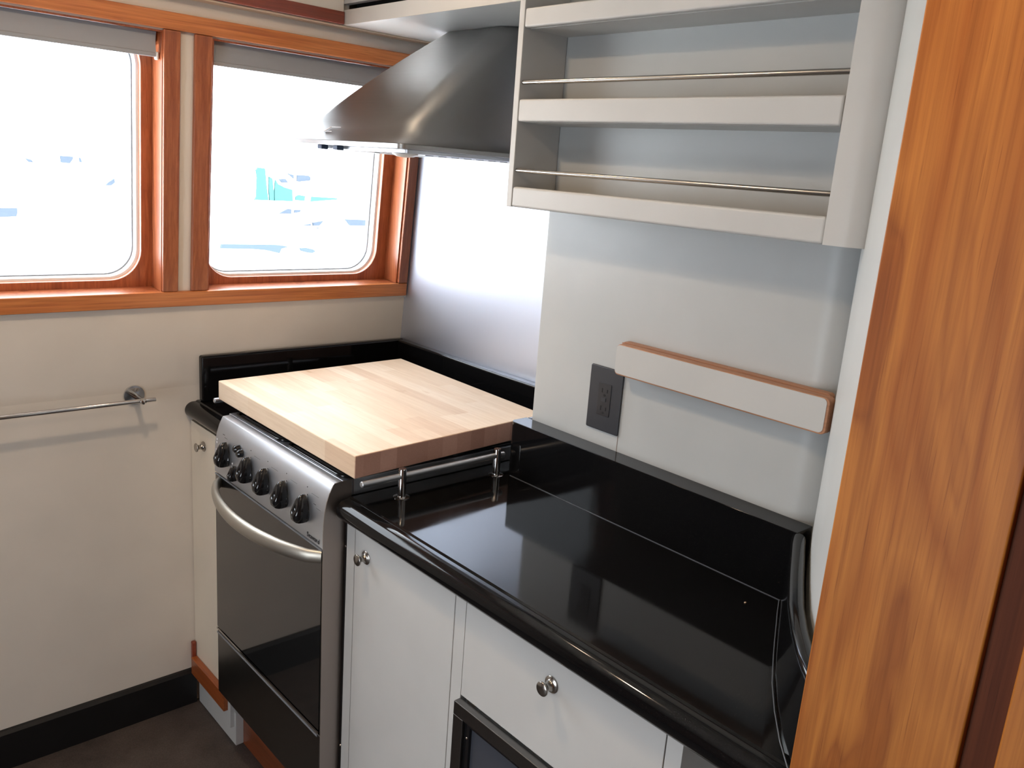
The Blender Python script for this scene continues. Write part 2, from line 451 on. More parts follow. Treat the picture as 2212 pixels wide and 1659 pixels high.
def window(idx, X0, X1, ox0, ox1, stile):
    root = structure(thing('window_%d' % idx, W((X0 + X1) / 2, 0, SB)))
    for (a, b) in stile:
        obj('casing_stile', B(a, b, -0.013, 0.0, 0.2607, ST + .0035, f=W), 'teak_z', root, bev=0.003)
    bm = bmesh.new()   # jamb liners, a few mm of wood around the opening
    t = 0.004
    box(bm, X0, X1, -0.013, 0.062, SB - .001, SB + t - .001, f=W); box(bm, X0, X1, 0, 0.062, ST - t, ST, f=W)
    box(bm, X0, X0 + t, -0.004, 0.062, SB + t, ST - t, f=W); box(bm, X1 - t, X1, -0.004, 0.062, SB + t, ST - t, f=W)
    obj('jamb', bm, 'teak_z', root)
    seg = 10
    inner = rrect(ox0, ox1, 0.277, 0.862, 0.075, seg)
    outer = rrect(X0 + .003, X1 - .003, SB + .002, ST - .002, 0.0005, seg)
    obj('inner_frame', ringplate(bmesh.new(), outer, inner, 0.06, 0.078, W), 'teak_z', root, bev=0.002)
    i2 = rrect(ox0 - .001, ox1 + .001, 0.276, 0.863, 0.075, seg); i3 = rrect(ox0 + .005, ox1 - .005, 0.282, 0.857, 0.07, seg)
    rings = [[W(p[0], d, p[1]) for p in lp] for lp, d in ((i2, 0.078), (i3, 0.08), (i3, 0.125), (rrect(ox0 - .02, ox1 + .02, .257, .88, .09, seg), 0.125))]
    obj('metal_rim', sweep(bmesh.new(), rings, True, False), 'whiteplastic', root)
    g = rrect(ox0 + .0042, ox1 - .0042, 0.2812, 0.8578, 0.07, seg); g2 = rrect(ox0 + .008, ox1 - .008, 0.285, 0.854, 0.068, seg)
    obj('gasket', ringplate(bmesh.new(), g, g2, 0.104, 0.107, W), 'gasket', root)
    g3 = rrect(ox0 + .005, ox1 - .005, 0.282, 0.857, 0.07, seg)
    obj('glass_pane', prism(bmesh.new(), [(p[0], p[1]) for p in g3], 'y', 0.110, 0.114, f=W), 'pane', root)
    return root


window(1, W1[0], W1[1], -1.32, -0.527, [(-0.4995, -0.4605)])
window(2, W2[0], W2[1], -0.362, 0.167, [(-0.4275, -0.3845)])


def blind(x0, x1, label):
    r = thing('roller_blind', W((x0 + x1) / 2, 0.02, 0.815), label, 'blind', None)
    bm = bmesh.new(); n = 10
    rings = []
    for i in range(n + 1):
        s = 0.822 + (0.8675 - 0.822) * i / n; d = 0.016 + 0.004 * math.sin(i / n * 3.1)
        rings.append([W(x0, d, s), W(x1, d, s), W(x1, d + .0015, s), W(x0, d + .0015, s)])
    sweep(bm, rings); obj('fabric', bm, 'blind', r)
    obj('hem_bar', B(x0, x1, 0.011, 0.022, 0.812, 0.822, f=W), M['blind'], r, bev=0.003)
    obj('end_cap', B(x1 - .002, x1 + .004, 0.008, 0.026, 0.806, 0.824, f=W), 'whiteplastic', r, bev=0.003)
    obj('roller', tube(bmesh.new(), [W(x0, 0.036, 0.850), W(x1, 0.036, 0.850)], 0.013), 'blind', r)


blind(W1[0] + .006, W1[1] - .010, 'grey roller blind pulled up at the top of the left window')
blind(W2[0] + .006, W2[1] - .010, 'grey roller blind pulled up at the top of the window behind the steel hood')

# red wood trim above the windows
yb = lambda z: W(0, 0, (z - Z0) / math.cos(TH))[1]
o = obj('trim_4', B(XL, -0.056, -0.128, -0.070, 1.8975, 1.928), 'redteak', bev=0.002); structure(o)
structure(obj('trim_7', B(XL, 0.243, -0.118, -0.070, 1.893, 1.8970), painted('cream_batten', (0.72, 0.6, 0.45))))
structure(obj('trim_8', B(XL, -0.056, -0.122, -0.080, 1.9285, HZ), 'creamwall'))

# ------------------------------------------------------------------ steel splash panel
o = obj('metal_splash_panel', B(0.2415, 0.2448, -0.874, -0.004, 1.030, 1.897), 'steel_panel')
for v in o.data.vertices:   # trimmed to the slope of the window wall
    c = v.co + o.location
    if c.y > -0.4: v.co.y = W(0, -0.001, (c.z - Z0) / math.cos(TH))[1] - o.location.y
tag(o, 'brushed stainless steel sheet on the wall between hood and stove', 'wall panel')

# ------------------------------------------------------------------ overhead cabinet above the hood
oc = thing('overhead_cabinet', (0.09, -0.48, 1.897), 'white overhead cabinet with a dark slot, above the steel hood', 'cabinet')
bm = bmesh.new()
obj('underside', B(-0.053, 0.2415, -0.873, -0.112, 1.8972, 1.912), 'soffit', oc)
box(bm, 0.0, 0.2415, -0.873, -0.112, 1.912, HZ - .001)
obj('body', bm, 'white', oc)
bm = bmesh.new(); box(bm, -0.055, -0.037, -0.873, -0.0835, 1.8973, 1.9325); box(bm, -0.055, -0.037, -0.1165, -0.0835, 1.9325, HZ - .001)
box(bm, -0.055, -0.037, -0.873, -0.845, 1.9325, HZ - .001)
obj('face_frame', bm, 'wallwhite2', oc)
obj('door', B(-0.055, -0.037, -0.844, -0.1175, 1.9475, HZ - .001), 'white', oc)
obj('slot_back', B(-0.012, -0.001, -0.873, -0.113, 1.913, HZ - .002), 'dark', oc)

# ------------------------------------------------------------------ range hood
hd = thing('range_hood', (0.0, -0.43, 1.58), 'dark brushed steel pyramid range hood in the corner above the stove', 'range hood')


def hsec(x0, y0, y1, z, r):
    return [(p[0], p[1], z) for p in rrect(x0, 0.2405, y0, y1, r, 8, (0.001, r, r, 0.001))]


bx, by0, by1 = -0.252, -0.690, -0.172
secs = [(1.604, 0.0), (1.606, 0.004), (1.611, 0.016), (1.619, 0.028), (1.632, 0.040), (1.650, 0.052)]
rings = []
for z, i in secs: rings.append(hsec(bx + i * 1.05, by0 + i * .8, by1 - i * .8, z, 0.02 + i * 0.4))
xa, ya0, ya1 = bx + .052 * 1.05, by0 + .0416, by1 - .0416
for k in range(1, 13):
    t = k / 12; bulge = 0.010 * math.sin(math.pi * t)
    z = 1.650 + (1.896 - 1.650) * t
    rings.append(hsec(xa + (0.128 - xa) * t - bulge, ya0 + (-0.566 - ya0) * t - bulge * .5, ya1 + (-0.284 - ya1) * t + bulge * .5, z, 0.041 + 0.012 * t))
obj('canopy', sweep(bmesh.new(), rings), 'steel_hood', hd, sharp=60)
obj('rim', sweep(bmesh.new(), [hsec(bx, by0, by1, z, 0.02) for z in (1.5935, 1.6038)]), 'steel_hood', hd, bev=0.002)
obj('underside_tray', sweep(bmesh.new(), [hsec(bx + .035, by0 + .03, by1 - .03, z, 0.01) for z in (1.5855, 1.5935)]), 'steel_stove', hd, bev=0.002)
for y0, y1 in ((-0.62, -0.44), (-0.42, -0.24)):
    bm = bmesh.new()
    for k in range(9): box(bm, -0.14 + k * .036, -0.118 + k * .036, y0, y1, 1.5835, 1.5855)
    obj('grease_filter', bm, 'steel_dark', hd)
for y, x in ((-0.335, -0.238), (-0.405, -0.238)):
    obj('button', B(x, x + .018, y - .010, y + .010, 1.583, 1.5935), mat('blue_button', (0.03, 0.06, 0.12), 0.3), hd, bev=0.002)
obj('lamp_lens', lathe(bmesh.new(), [(0, 0.028), (0.003, 0.027), (0.007, 0.018), (0.009, 0.001)], (-0.20, -0.63, 1.5855), (0, 0, -1)), 'whiteplastic', hd)
# etched mark low on the front face: two bars joined by a slanted stroke
def hf(y, z):   # point on the hood's front face
    t = (z - 1.650) / 0.246
    if t >= 0: x = xa + (0.128 - xa) * t - 0.010 * math.sin(math.pi * t)
    else:
        pr = [(1.604, 0.0), (1.606, 0.004), (1.611, 0.016), (1.619, 0.028), (1.632, 0.040), (1.650, 0.052)]
        for (za, ia), (zb, ib) in zip(pr, pr[1:]):
            if za <= z <= zb: x = bx + 1.05 * (ia + (ib - ia) * (z - za) / (zb - za)); break
    return Vector((x - 0.0022, y, z + .0006))
bm = bmesh.new()
for (ya, za), (yb2, zb), r in (((-0.342, 1.634), (-0.384, 1.634), .0008), ((-0.326, 1.6235), (-0.358, 1.6235), .0008), ((-0.324, 1.6235), (-0.340, 1.634), .0014)):
    tube(bm, [hf(ya, za), hf((ya + yb2) / 2, (za + zb) / 2), hf(yb2, zb)], r, 8)
obj('emblem', bm, 'etched', hd)

# ------------------------------------------------------------------ open shelf unit
su = thing('wall_shelf', (-0.06, -1.22, 1.497), 'white open wall shelf unit with two steel rails above the outlet', 'shelf')
XF = -0.12
bm = bmesh.new(); box(bm, XF, -0.0005, -0.8885, -0.8735, 1.497, HZ - .001)
obj('side_panel', bm, 'white', su, bev=0.0015)
bm = bmesh.new(); box(bm, XF + .02, -0.0005, -1.59, -0.8885, 1.4975, 1.510)
obj('bottom_board', bm, 'white', su)
obj('lip', B(XF, XF + .018, -1.560, -0.8887, 1.497, 1.5365), 'white', su, bev=0.005, seg=3)
pts = [(XF, -1.5602), (XF, -1.580)] + [(XF + .040 * (1 - math.cos(a)), -1.580 - .040 * math.sin(a)) for a in (0.2, 0.4, 0.6, 0.8, 1.0, 1.2, 1.4, 1.57)] + [(-0.075, -1.620), (-0.03, -1.592), (-.0005, -1.575), (-0.03, -1.574), (XF + .018, -1.572), (XF + .018, -1.5602)]
obj('corner_stile', prism(bmesh.new(), pts, 'z', 1.497, HZ - .001), 'white', su, sharp=50)
for z0, z1 in ((1.660, 1.7015), (1.831, 1.8655)):
    sh = obj('shelf', B(XF + .018, -0.0005, -1.572, -0.8887, z0, z0 + .014), 'white', su)
    obj('shelf_lip', B(XF, XF + .018, -1.5578, -0.8895, z0, z1), 'white', sh, bev=0.004, seg=3)
for z in (1.568, 1.733):
    obj('rail', tube(bmesh.new(), [(XF + .008, -1.563, z), (XF + .008, -0.8890, z)], 0.0042, 14), 'satin', su)

# ------------------------------------------------------------------ knife rack
kr = thing('knife_rack', (-0.02, -1.345, 1.201), 'wooden knife rack with white front and long top slot, on the white wall', 'knife rack')
def yz(pts, x0, x1): return prism(bmesh.new(), pts, 'x', x0, x1)
obj('back_board', yz(rrect(-1.560, -1.127, 1.201, 1.2625, 0.006), -0.0165, -0.0005), 'rackwood', kr, bev=0.001)
bm = bmesh.new(); box(bm, -0.0185, -0.0165, -1.155, -1.127, 1.203, 1.2605); box(bm, -0.0185, -0.0165, -1.560, -1.540, 1.203, 1.2605)
bm.free()
obj('spacer', B(-0.0185, -0.0165, -1.155, -1.127, 1.203, 1.2605), 'rackwood', kr); obj('spacer', B(-0.0185, -0.0165, -1.560, -1.540, 1.203, 1.2605), 'rackwood', kr)
obj('front_board', yz(rrect(-1.5715, -1.131, 1.2005, 1.2605, 0.009), -0.0385, -0.0185), 'rackwood', kr, bev=0.0015)
obj('front_laminate', yz(rrect(-1.5675, -1.1325, 1.2035, 1.2590, 0.008), -0.0397, -0.0385), 'white', kr)

# ------------------------------------------------------------------ outlet
ot = thing('wall_outlet', (-0.003, -1.084, 1.066), 'charcoal double electrical outlet on the white wall beside the knife rack', 'outlet')
obj('cover_plate', yz(rrect(-1.1275, -1.0405, 1.066, 1.199, 0.004), -0.005, -0.0005), 'outlet', ot, bev=0.002)
obj('receptacle', yz(rrect(-1.101, -1.067, 1.099, 1.166, 0.002), -0.0064, -0.005), 'outlet2', ot, bev=0.0006)
for zc in (1.151, 1.114):
    bm = bmesh.new()
    box(bm, -0.0070, -0.0060, -1.0925, -1.0905, zc - .0035, zc + .0035); box(bm, -0.0070, -0.0060, -1.0790, -1.0770, zc - .0045, zc + .0045)
    lathe(bm, [(0, .0026), (.001, .0026)], (-0.006, -1.0845, zc - .0095), (-1, 0, 0), 14)
    obj('socket_slots', bm, 'dark', ot)
obj('test_buttons', B(-0.0075, -0.0064, -1.090, -1.078, 1.1285, 1.1365), 'outlet', ot, bev=0.0004)

# ------------------------------------------------------------------ countertops
ZC = 0.909
def nose(xf):    # cross-section (x, z) from the back, rounded front edge with a small step
    p = [(xf + .030, ZC - .002), (xf + .034, ZC)]
    q = [(xf + .030 + .0, ZC - .0025)]
    a = [(xf + .023 - .023 * math.sin(t), ZC - .0245 + .022 * math.cos(t)) for t in [i * math.pi / 28 for i in range(0, 25)]]
    return p[::-1] + q + a + [(xf + .022, ZC - .050), (xf + .05, ZC - .050), (xf + .05, ZC - .035)]


XN = -0.446
ct = thing('countertop', (-0.2, -1.25, 0.859), 'polished black granite countertop over the drawer, with raised rounded front edge', 'countertop')
def at_x(curve, x):
    for a, b in zip(curve, curve[1:]):
        if b[0] <= x <= a[0]: return a[1] + (b[1] - a[1]) * (x - a[0]) / (b[0] - a[0])
    return curve[0][1] if x > curve[0][0] else curve[-1][1]


XI = XN + .05
bm = bmesh.new()
prism(bm, [(XI, ZC)] + nose(XN) + [(XI, ZC - .035)], 'y', at_x(FACE, XN + .022) + .001, -0.798)
fc = [p for p in FACE if p[0] > XI]
prism(bm, [(XI, -0.798), (0.19, -0.798), (0.19, -0.8725), (-0.001, -0.8725), (-0.001, -1.5475)] + fc + [(XI, at_x(FACE, XI) + .001)], 'z', ZC - .035, ZC)
bmesh.ops.remove_doubles(bm, verts=bm.verts[:], dist=1e-5)
obj('slab', bm, 'granite', ct, sharp=8)
bsp = bmesh.new()
prof = rrect(-0.050, -0.0005, -1.560, -0.8585, .01, 6, (.001, .014, .001, .001))
prism(bsp, prof, 'z', ZC, 1.034); obj('backsplash', bsp, 'granite', ct, bev=0.007, seg=4)
obj('backsplash_end', B(0.0, 0.05, -0.873, -0.8590, ZC, 1.034), 'granite', ct, bev=0.003)
fa = FACE[:11]; bk = bulk(0.0235)[:11]
obj('curved_splash', prism(bmesh.new(), fa + bk[::-1], 'z', ZC, 1.034), 'granite', ct, bev=0.011, seg=4, sharp=50)

M['caulk'] = mat('grey_caulk', (0.11, 0.12, 0.14), 0.3)
bm = B(-0.0515, -0.0495, -1.550, -0.872, ZC, ZC + .0012)
obj('caulk_joint', bm, 'caulk', ct)
obj('caulk_joint', tube(bmesh.new(), [(p[0] - .0015, p[1] + .002, ZC) for p in FACE[:11]], 0.0009, 8), 'caulk', ct)
cw = thing('countertop', (-0.1, -0.13, 0.859), 'black granite counter wing and tall splash wrapping the stove corner', 'countertop')
obj('slab', prism(bmesh.new(), [(0.18, ZC)] + nose(-0.438) + [(0.18, ZC - .035)], 'y', -0.243, -0.001), 'granite', cw, sharp=8)
obj('backsplash', prism(bmesh.new(), [(-0.402, ZC), (0.241, ZC), (0.241, 1.034), (-0.402, 1.034)], 'y', -0.032, -0.0075), 'granite', cw, bev=0.006, seg=4)
obj('side_splash', B(0.212, 0.2412, -0.873, -0.033, ZC, 1.034), 'granite', cw, bev=0.006, seg=4)

bm = bmesh.new(); bmesh.ops.create_icosphere(bm, subdivisions=2, radius=0.0018)
for v_ in bm.verts: v_.co = Vector((v_.co.x * 1.4 - .1085, v_.co.y - 1.5207, v_.co.z * .6 + ZC + .0011))
tag(obj('crumb', bm, 'maple'), 'tiny pale crumb on the black counter near its right corner', 'crumb')

# ------------------------------------------------------------------ fiddle rails
def fiddle(y, xs, x0, x1, label):
    r = thing('fiddle_rail', (xs[0], y, ZC), label, 'rail', 'steel fiddle rails beside the stove')
    for x in xs:
        p = obj('post', lathe(bmesh.new(), [(0.0012, .0085), (.059, .0085), (.0615, .0075), (.062, .001)], (x, y, ZC), (0, 0, 1)), 'chrome', r)
        obj('flange', lathe(bmesh.new(), [(0, .017), (.0012, .017), (.002, .015), (.0022, .009)], (x, y, ZC), (0, 0, 1)), 'chrome', p)
    obj('bar', lathe(bmesh.new(), [(0, .001), (.0004, .005), (.002, .0065), (x1 - x0 - .002, .0065), (x1 - x0, .005)], (x0, y, 0.9545), (1, 0, 0), 20), 'steel_stove', r)
    return r
fiddle(-0.852, (-0.328, -0.075), -0.425, -0.055, 'steel fiddle rail on two posts on the black counter, right of the stove')
fiddle(-0.176, (-0.328, -0.075), -0.432, 0.02, 'steel fiddle rail under the left edge of the chopping board, its end showing')

# ------------------------------------------------------------------ chopping board
bm = prism(bmesh.new(), [(-.427, -.193), (.134, -.169), (.112, -.800), (-.431, -.838)], 'z', 0.9625, 1.010)
o = obj('chopping_board', bm, 'maple', bev=0.0025, seg=3)
tag(o, 'large maple butcher-block board lying across the stove top', 'chopping board')

# ------------------------------------------------------------------ stove
YA, YB = -0.785, -0.262
sv = thing('stove', (-0.15, (YA + YB) / 2, 0.1), 'narrow stainless steel gas stove with black knobs and dark glass oven door', 'stove')
obj('body', B(-0.425, 0.14, YA + .004, YB - .004, 0.20, 0.905), 'steel_dark', sv)
# side profile of the control panel, leaning
prof = [(-0.425, 0.803), (-0.4675, 0.803), (-0.4677, 0.83), (-0.4670, 0.855), (-0.4650, 0.879), (-0.4610, 0.902), (-0.4550, 0.921), (-0.4468, 0.9375), (-0.4450, 0.9392), (-0.425, 0.9402)]
obj('control_panel', prism(bmesh.new(), prof, 'y', YA, YB), 'steel_stove', sv, sharp=50)
def px(z):
    for (xa_, za), (xb_, zb) in zip(prof[1:], prof[2:]):
        if za <= z <= zb: return xa_ + (xb_ - xa_) * (z - za) / (zb - za)
    return -.4655
# hob: steel frame, black tray with two wells
bm = bmesh.new()
box(bm, -0.4252, -0.400, YA, YB + .012, 0.905, 0.9405); box(bm, -0.400, 0.185, YA, YA + .012, 0.905, 0.9405)
box(bm, -0.400, 0.185, YB, YB + .012, 0.905, 0.9405); box(bm, 0.170, 0.195, YA, YB + .012, 0.905, 0.9405)
obj('hob_frame', bm, 'steel_stove', sv, bev=0.002)
tray = obj('hob_tray', B(-0.3998, 0.172, YA + .010, YB + .002, 0.906, 0.930), 'enamel', sv)
for a, b in ((YA + .004, (YA + YB) / 2 - .006), ((YA + YB) / 2 + .006, YB - .002)):
    o = rrect(-0.4235, 0.160, a, b, .03, 8); i = rrect(-0.4155, 0.150, a + .009, b - .009, .022, 8)
    obj('tray_rim', ringplate(bmesh.new(), [(p[0], p[1]) for p in o], [(p[0], p[1]) for p in i], 0.934, 0.9475, lambda x, d, s: (x, s, d)), 'enamel', tray, bev=0.004, seg=3)
for bxx in (-0.28, 0.02):
    for byy in (-0.65, -0.40):
        bn = obj('burner', lathe(bmesh.new(), [(0, .046), (.006, .046), (.007, .036), (.012, .034), (.013, .04), (.017, .038), (.018, .001)], (bxx, byy, 0.930), (0, 0, 1)), 'steel_dark', sv)
        bm = bmesh.new()
        for k in range(4):
            a = math.pi / 4 + k * math.pi / 2
            p0 = Vector((bxx + .03 * math.cos(a), byy + .03 * math.sin(a), .957)); p1 = Vector((bxx + .085 * math.cos(a), byy + .085 * math.sin(a), .957))
            tube(bm, [p0, p1, p1 - Vector((0, 0, .026))], .004, 8)
        tube(bm, [(bxx + .055 * math.cos(a), byy + .055 * math.sin(a), .957) for a in [i * math.pi / 12 for i in range(25)]], .003, 8, False)
        obj('pan_support', bm, 'iron', bn)
# door, drawer
def frontplate(y0, y1, z0, z1, x0=-0.4655, x1=-0.428): return B(x0, x1, y0, y1, z0, z1)
dr = obj('oven_door', frontplate(YA, YB, 0.378, 0.797, -0.4625), 'steel_dark', sv, bev=0.002)
obj('door_glass', frontplate(YA + .006, YB, 0.380, 0.795, -0.4658, -0.4625), 'doorglass', dr)
obj('bottom_trim', B(-0.4675, -0.4645, YA + .004, YB, 0.3725, 0.3775), 'chrome', dr)
obj('top_trim', B(-0.4672, -0.4645, YA + .004, YB, 0.7955, 0.7985), 'gasket', dr)
path, rad = [], []
for k in range(25):
    t = k / 24; y = -0.286 - 0.492 * t
    path.append((-0.464 - 0.070 * math.sin(math.pi * t) ** 0.62, y, 0.782))
    e = math.sin(math.pi * (0.05 + .9 * t)) ** 0.12; rad.append((0.010 * e, 0.0170 * e))
obj('handle', tube(bmesh.new(), path, rad, 20), 'satin_handle', dr)
dw = obj('drawer', frontplate(YA, YB, 0.190, 0.368), 'steel_dark', sv, bev=0.002)
obj('drawer_trim', B(-0.4668, -0.4655, YA + .01, YB, 0.361, 0.3655), 'gasket', dw)
cheek = [(-0.405, 0.20), (-0.4645, 0.20)] + [(x - .0003, z) for x, z in prof[1:-1]] + [(-0.430, 0.9405), (-0.405, 0.9407)]
M['steel_side'] = steel('brushed_steel_side', (0.42, 0.37, 0.34), 0.4, 'z')  # brown base colour stands in for the cabin reflected in this side
obj('side_cheek', prism(bmesh.new(), cheek, 'y', YA - .0025, YA - .0002), 'steel_side', sv, smooth=False)
obj('plinth', B(-0.36, 0.14, YA + .01, YB - .01, 0.001, 0.20), 'dark', sv)


def knob(y, z, s, name='knob'):
    x = px(z)
    k = obj(name, lathe(bmesh.new(), [(0, .0185 * s), (.004, .0185 * s), (.007, .016 * s), (.008, .001)], (x, y, z - .004 * s), (-1, 0, 0), 28), 'blackgloss', sv)
    # grip: rounded teardrop that widens toward the bottom, deepest in the middle
    out = []
    for i in range(28):
        a = 2 * math.pi * i / 28; yy = math.sin(a); zz = math.cos(a)
        wdt = .0172 * (1 - .30 * max(0, zz))
        out.append((wdt * yy, .038 * zz if zz > 0 else max(-.0225, .027 * zz)))
    rings = []
    for d, sc in ((.001, .98), (.010, 1.0), (.016, .96), (.021, .86), (.0245, .66), (.0265, .35), (.027, .05)):
        rings.append([(x - d * s * (1.15 - 9 * max(0, p[1])), y + p[0] * sc * s, z + p[1] * sc * s + .001) for p in out])
    obj('grip', sweep(bmesh.new(), rings), 'blackgloss', k, sharp=60)
for y in (-0.330, -0.450, -0.534, -0.621, -0.711): knob(y, 0.858, 1.0)
knob(-0.378, 0.828, 0.62, 'small_knob')
for y, z in ((-0.386, 0.896), (-0.405, 0.8905)):
    obj('ignition_button', lathe(bmesh.new(), [(0, .0095), (.010, .009), (.013, .006), (.0135, .001)], (px(z), y, z), (-1, 0, 0), 20), 'blackgloss', sv)
def mark(y, z, w_, h_, nm='dial_mark', mt_='print'): obj(nm, B(px(z) - .0006, px(z) + .003, y - w_ / 2, y + w_ / 2, z - h_ / 2, z + h_ / 2), mt_, sv, smooth=False)
for y in (-0.450, -0.534, -0.621, -0.711):
    mark(y, 0.894, .0022, .0022); mark(y + .006, 0.908, .0022, .0022)
    mark(y - .030, 0.902, .030, .0005)
mark(-0.745, 0.885, .010, .0011); mark(-0.762, 0.880, .018, .0006)
mark(-0.300, 0.905, .010, .0011); mark(-0.315, 0.900, .016, .0007)
for y, z in ((-0.2705, 0.886), (-0.2705, 0.878), (-0.2705, 0.861), (-0.2705, 0.853), (-0.362, 0.852), (-0.362, 0.844), (-0.299, 0.829)): mark(y, z, .0045, .0035, 'dial_numeral', 'etched')
mt = Matrix(((0, 0, -1, -0.4684), (-1, 0, 0, -0.722), (0, 1, 0, 0.8085), (0, 0, 0, 1)))
textmesh('brand_lettering', 'Seaward', 0.015, mt, 'print', sv)

# ------------------------------------------------------------------ base cabinets
def cabknob(y, z, parent, x=-0.4205, s=1.0):
    k = lathe(bmesh.new(), [(0, .0135 * s), (.0015, .0140 * s), (.003, .0125 * s), (.0035, .0095 * s), (.006, .0080 * s), (.011, .0058 * s), (.015, .0062 * s), (.0185, .0095 * s), (.0195, .0115 * s), (.0215, .0118 * s), (.0225, .0108 * s), (.0228, .0005)], (x, y, z), (-1, 0, 0), 32)
    return obj('knob', k, 'satin', parent, sharp=60)


lc = thing('base_cabinet', (-0.2, -0.13, 0), 'narrow white base cabinet left of the stove with small round knob', 'cabinet')
obj('body', B(-0.408, 0.1, -0.252, -0.001, 0.102, 0.859), 'warmlitcab', lc)
d = obj('door', B(-0.423, -0.4085, -0.236, -0.003, 0.104, 0.856), 'warmlitcab', lc, bev=0.001)
cabknob(-0.088, 0.806, d, -0.423)
obj('side_panel', B(-0.430, -0.3, -0.2535, -0.2375, 0.055, 0.856), 'cabwhite', lc, bev=0.001)
obj('plinth', B(-0.418, -0.30, -0.262, -0.015, 0.001, 0.101), 'cabwhite', lc)
obj('red_trim', B(-0.441, -0.4235, -0.2365, -0.016, 0.100, 0.152), wood('red_cedar', 'y', (0.36, 0.10, 0.025), (0.30, 0.075, 0.02), (0.2, 0.05, 0.015), 14), lc, bev=0.002)
obj('wall_trim', B(-0.436, -0.4235, -0.0155, -0.001, 0.112, 0.196), 'redteak', lc, bev=0.004)
o = obj('kick_strip', B(-0.398, -0.380, -0.784, -0.264, 0.001, 0.088), wood('kick_cedar', 'y', (0.24, 0.06, 0.02), (0.2, 0.05, 0.016), (0.15, 0.04, 0.012), 14))
tag(o, 'red wood kick strip along the floor under the stove', 'kick board')

def at_y(y):
    for a, b in zip(FACE, FACE[1:]):
        if b[1] <= y <= a[1]: return a[0] + (b[0] - a[0]) * (y - a[1]) / (b[1] - a[1])


rc = thing('base_cabinet', (-0.2, -1.22, 0), 'long white base cabinet under the black counter, with door and drawer', 'cabinet')
bm = bmesh.new()
prism(bm, [(-0.405, -0.812), (-0.002, -0.812), (-0.002, -1.54)] + [p for p in FACE if p[1] > -1.636] + [(at_y(-1.638), -1.638), (-0.405, -1.640)], 'z', 0.102, 0.858)
obj('body', bm, 'cabwhite', rc)
obj('face_stile', B(-0.420, -0.405, -0.8285, -0.799, 0.10, 0.858), 'cabwhite', rc)
d = obj('door', B(-0.420, -0.4055, -1.1535, -0.8300, 0.104, 0.856), 'cabwhite', rc, bev=0.001)
cabknob(-0.872, 0.8075, d, -0.420)
obj('face_stile', B(-0.4195, -0.405, -1.1835, -1.1555, 0.104, 0.858), 'cabwhite', rc)
d = obj('drawer', B(-0.420, -0.4055, -1.6120, -1.1850, 0.6745, 0.856), 'cabwhite', rc, bev=0.001)
cabknob(-1.397, 0.811, d, -0.420)
obj('face_stile', B(-0.4195, -0.405, -1.640, -1.6140, 0.104, 0.858), 'cabwhite', rc)
obj('toe_kick', B(-0.36, -0.06, -1.54, -0.815, 0.001, 0.102), 'base', rc)
bm = B(-0.4185, -0.405, -0.7985, -0.7900, 0.10, 0.858)
o = obj('gap_strip', bm, 'blackgloss', rc)
for z in (0.80, 0.33): obj('screw', lathe(bmesh.new(), [(0, .003), (.0015, .0025), (.002, .001)], (-0.4185, -0.793, z), (-1, 0, 0), 12), 'chrome', rc)

# built-in appliance under the drawer
mw = thing('built_in_microwave', (-0.42, -1.41, 0.30), 'dark framed built-in appliance with grey glass below the drawer', 'appliance')
bm = bmesh.new(); X0, X1 = -0.436, -0.4208
box(bm, X0, X1, -1.6115, -1.1865, 0.645, 0.671); box(bm, X0, X1, -1.6115, -1.1865, 0.27, 0.30)
box(bm, X0, X1, -1.2125, -1.1865, 0.30, 0.645); box(bm, X0, X1, -1.6115, -1.5855, 0.30, 0.645)
obj('frame', bm, 'steel_dark', mw, bev=0.0012)
bm = bmesh.new(); X0, X1 = -0.430, -0.4208
box(bm, X0, X1, -1.585, -1.213, 0.636, 0.6448); box(bm, X0, X1, -1.585, -1.213, 0.3002, 0.31)
box(bm, X0, X1, -1.2260, -1.213, 0.31, 0.636); box(bm, X0, X1, -1.585, -1.572, 0.31, 0.636)
obj('inner_border', bm, 'blackgloss', mw)
obj('screen_glass', B(-0.4245, -0.4208, -1.5718, -1.2262, 0.3105, 0.6358), mat('grey_glass', (0.06, 0.065, 0.08), 0.12, spec=0.8), mw)
obj('screw', lathe(bmesh.new(), [(0, .0025), (.001, .002), (.0015, .001)], (-0.430, -1.2195, 0.612), (-1, 0, 0), 12), 'chrome', mw)

# ------------------------------------------------------------------ towel bar
tb = thing('towel_bar', (-0.568, -0.03, 0.94), 'steel towel bar on the cream wall left of the stove', 'towel bar')
for x in (-1.10, -0.567):
    f = obj('mounting_plate', lathe(bmesh.new(), [(0, .026), (.002, .0265), (.0045, .025), (.005, .001)], (x, -0.0005, 0.942), (0, -1, 0)), 'chrome', tb)
    obj('screw', lathe(bmesh.new(), [(0, .004), (.0012, .0036), (.0016, .001)], (x + .004, -0.0055, 0.957), (0, -1, 0), 14), 'satin', f)
    obj('arm', lathe(bmesh.new(), [(0, .0075), (.052, .0065), (.0535, .0075), (.066, .0078), (.070, .006), (.072, .001)], (x, -0.005, 0.942), (0, -1, 0)), 'chrome', f)
obj('bar', lathe(bmesh.new(), [(0, .001), (.0004, .0056), (.60, .0056), (.6004, .001)], (-1.135, -0.063, 0.9425), (1, 0, 0)), 'chrome', tb)

# ------------------------------------------------------------------ teak door post on the right
dp = structure(thing('door_1', (-0.6, -2.0, 0)))
obj('casing_board', B(-0.60, -0.566, -2.000, -1.8675, 0, HZ), 'plank', dp, bev=0.002)
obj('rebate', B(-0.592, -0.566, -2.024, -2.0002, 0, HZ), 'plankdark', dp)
obj('door_leaf', B(-0.597, -0.566, -2.60, -2.0242, 0, HZ), 'plank', dp, bev=0.002)

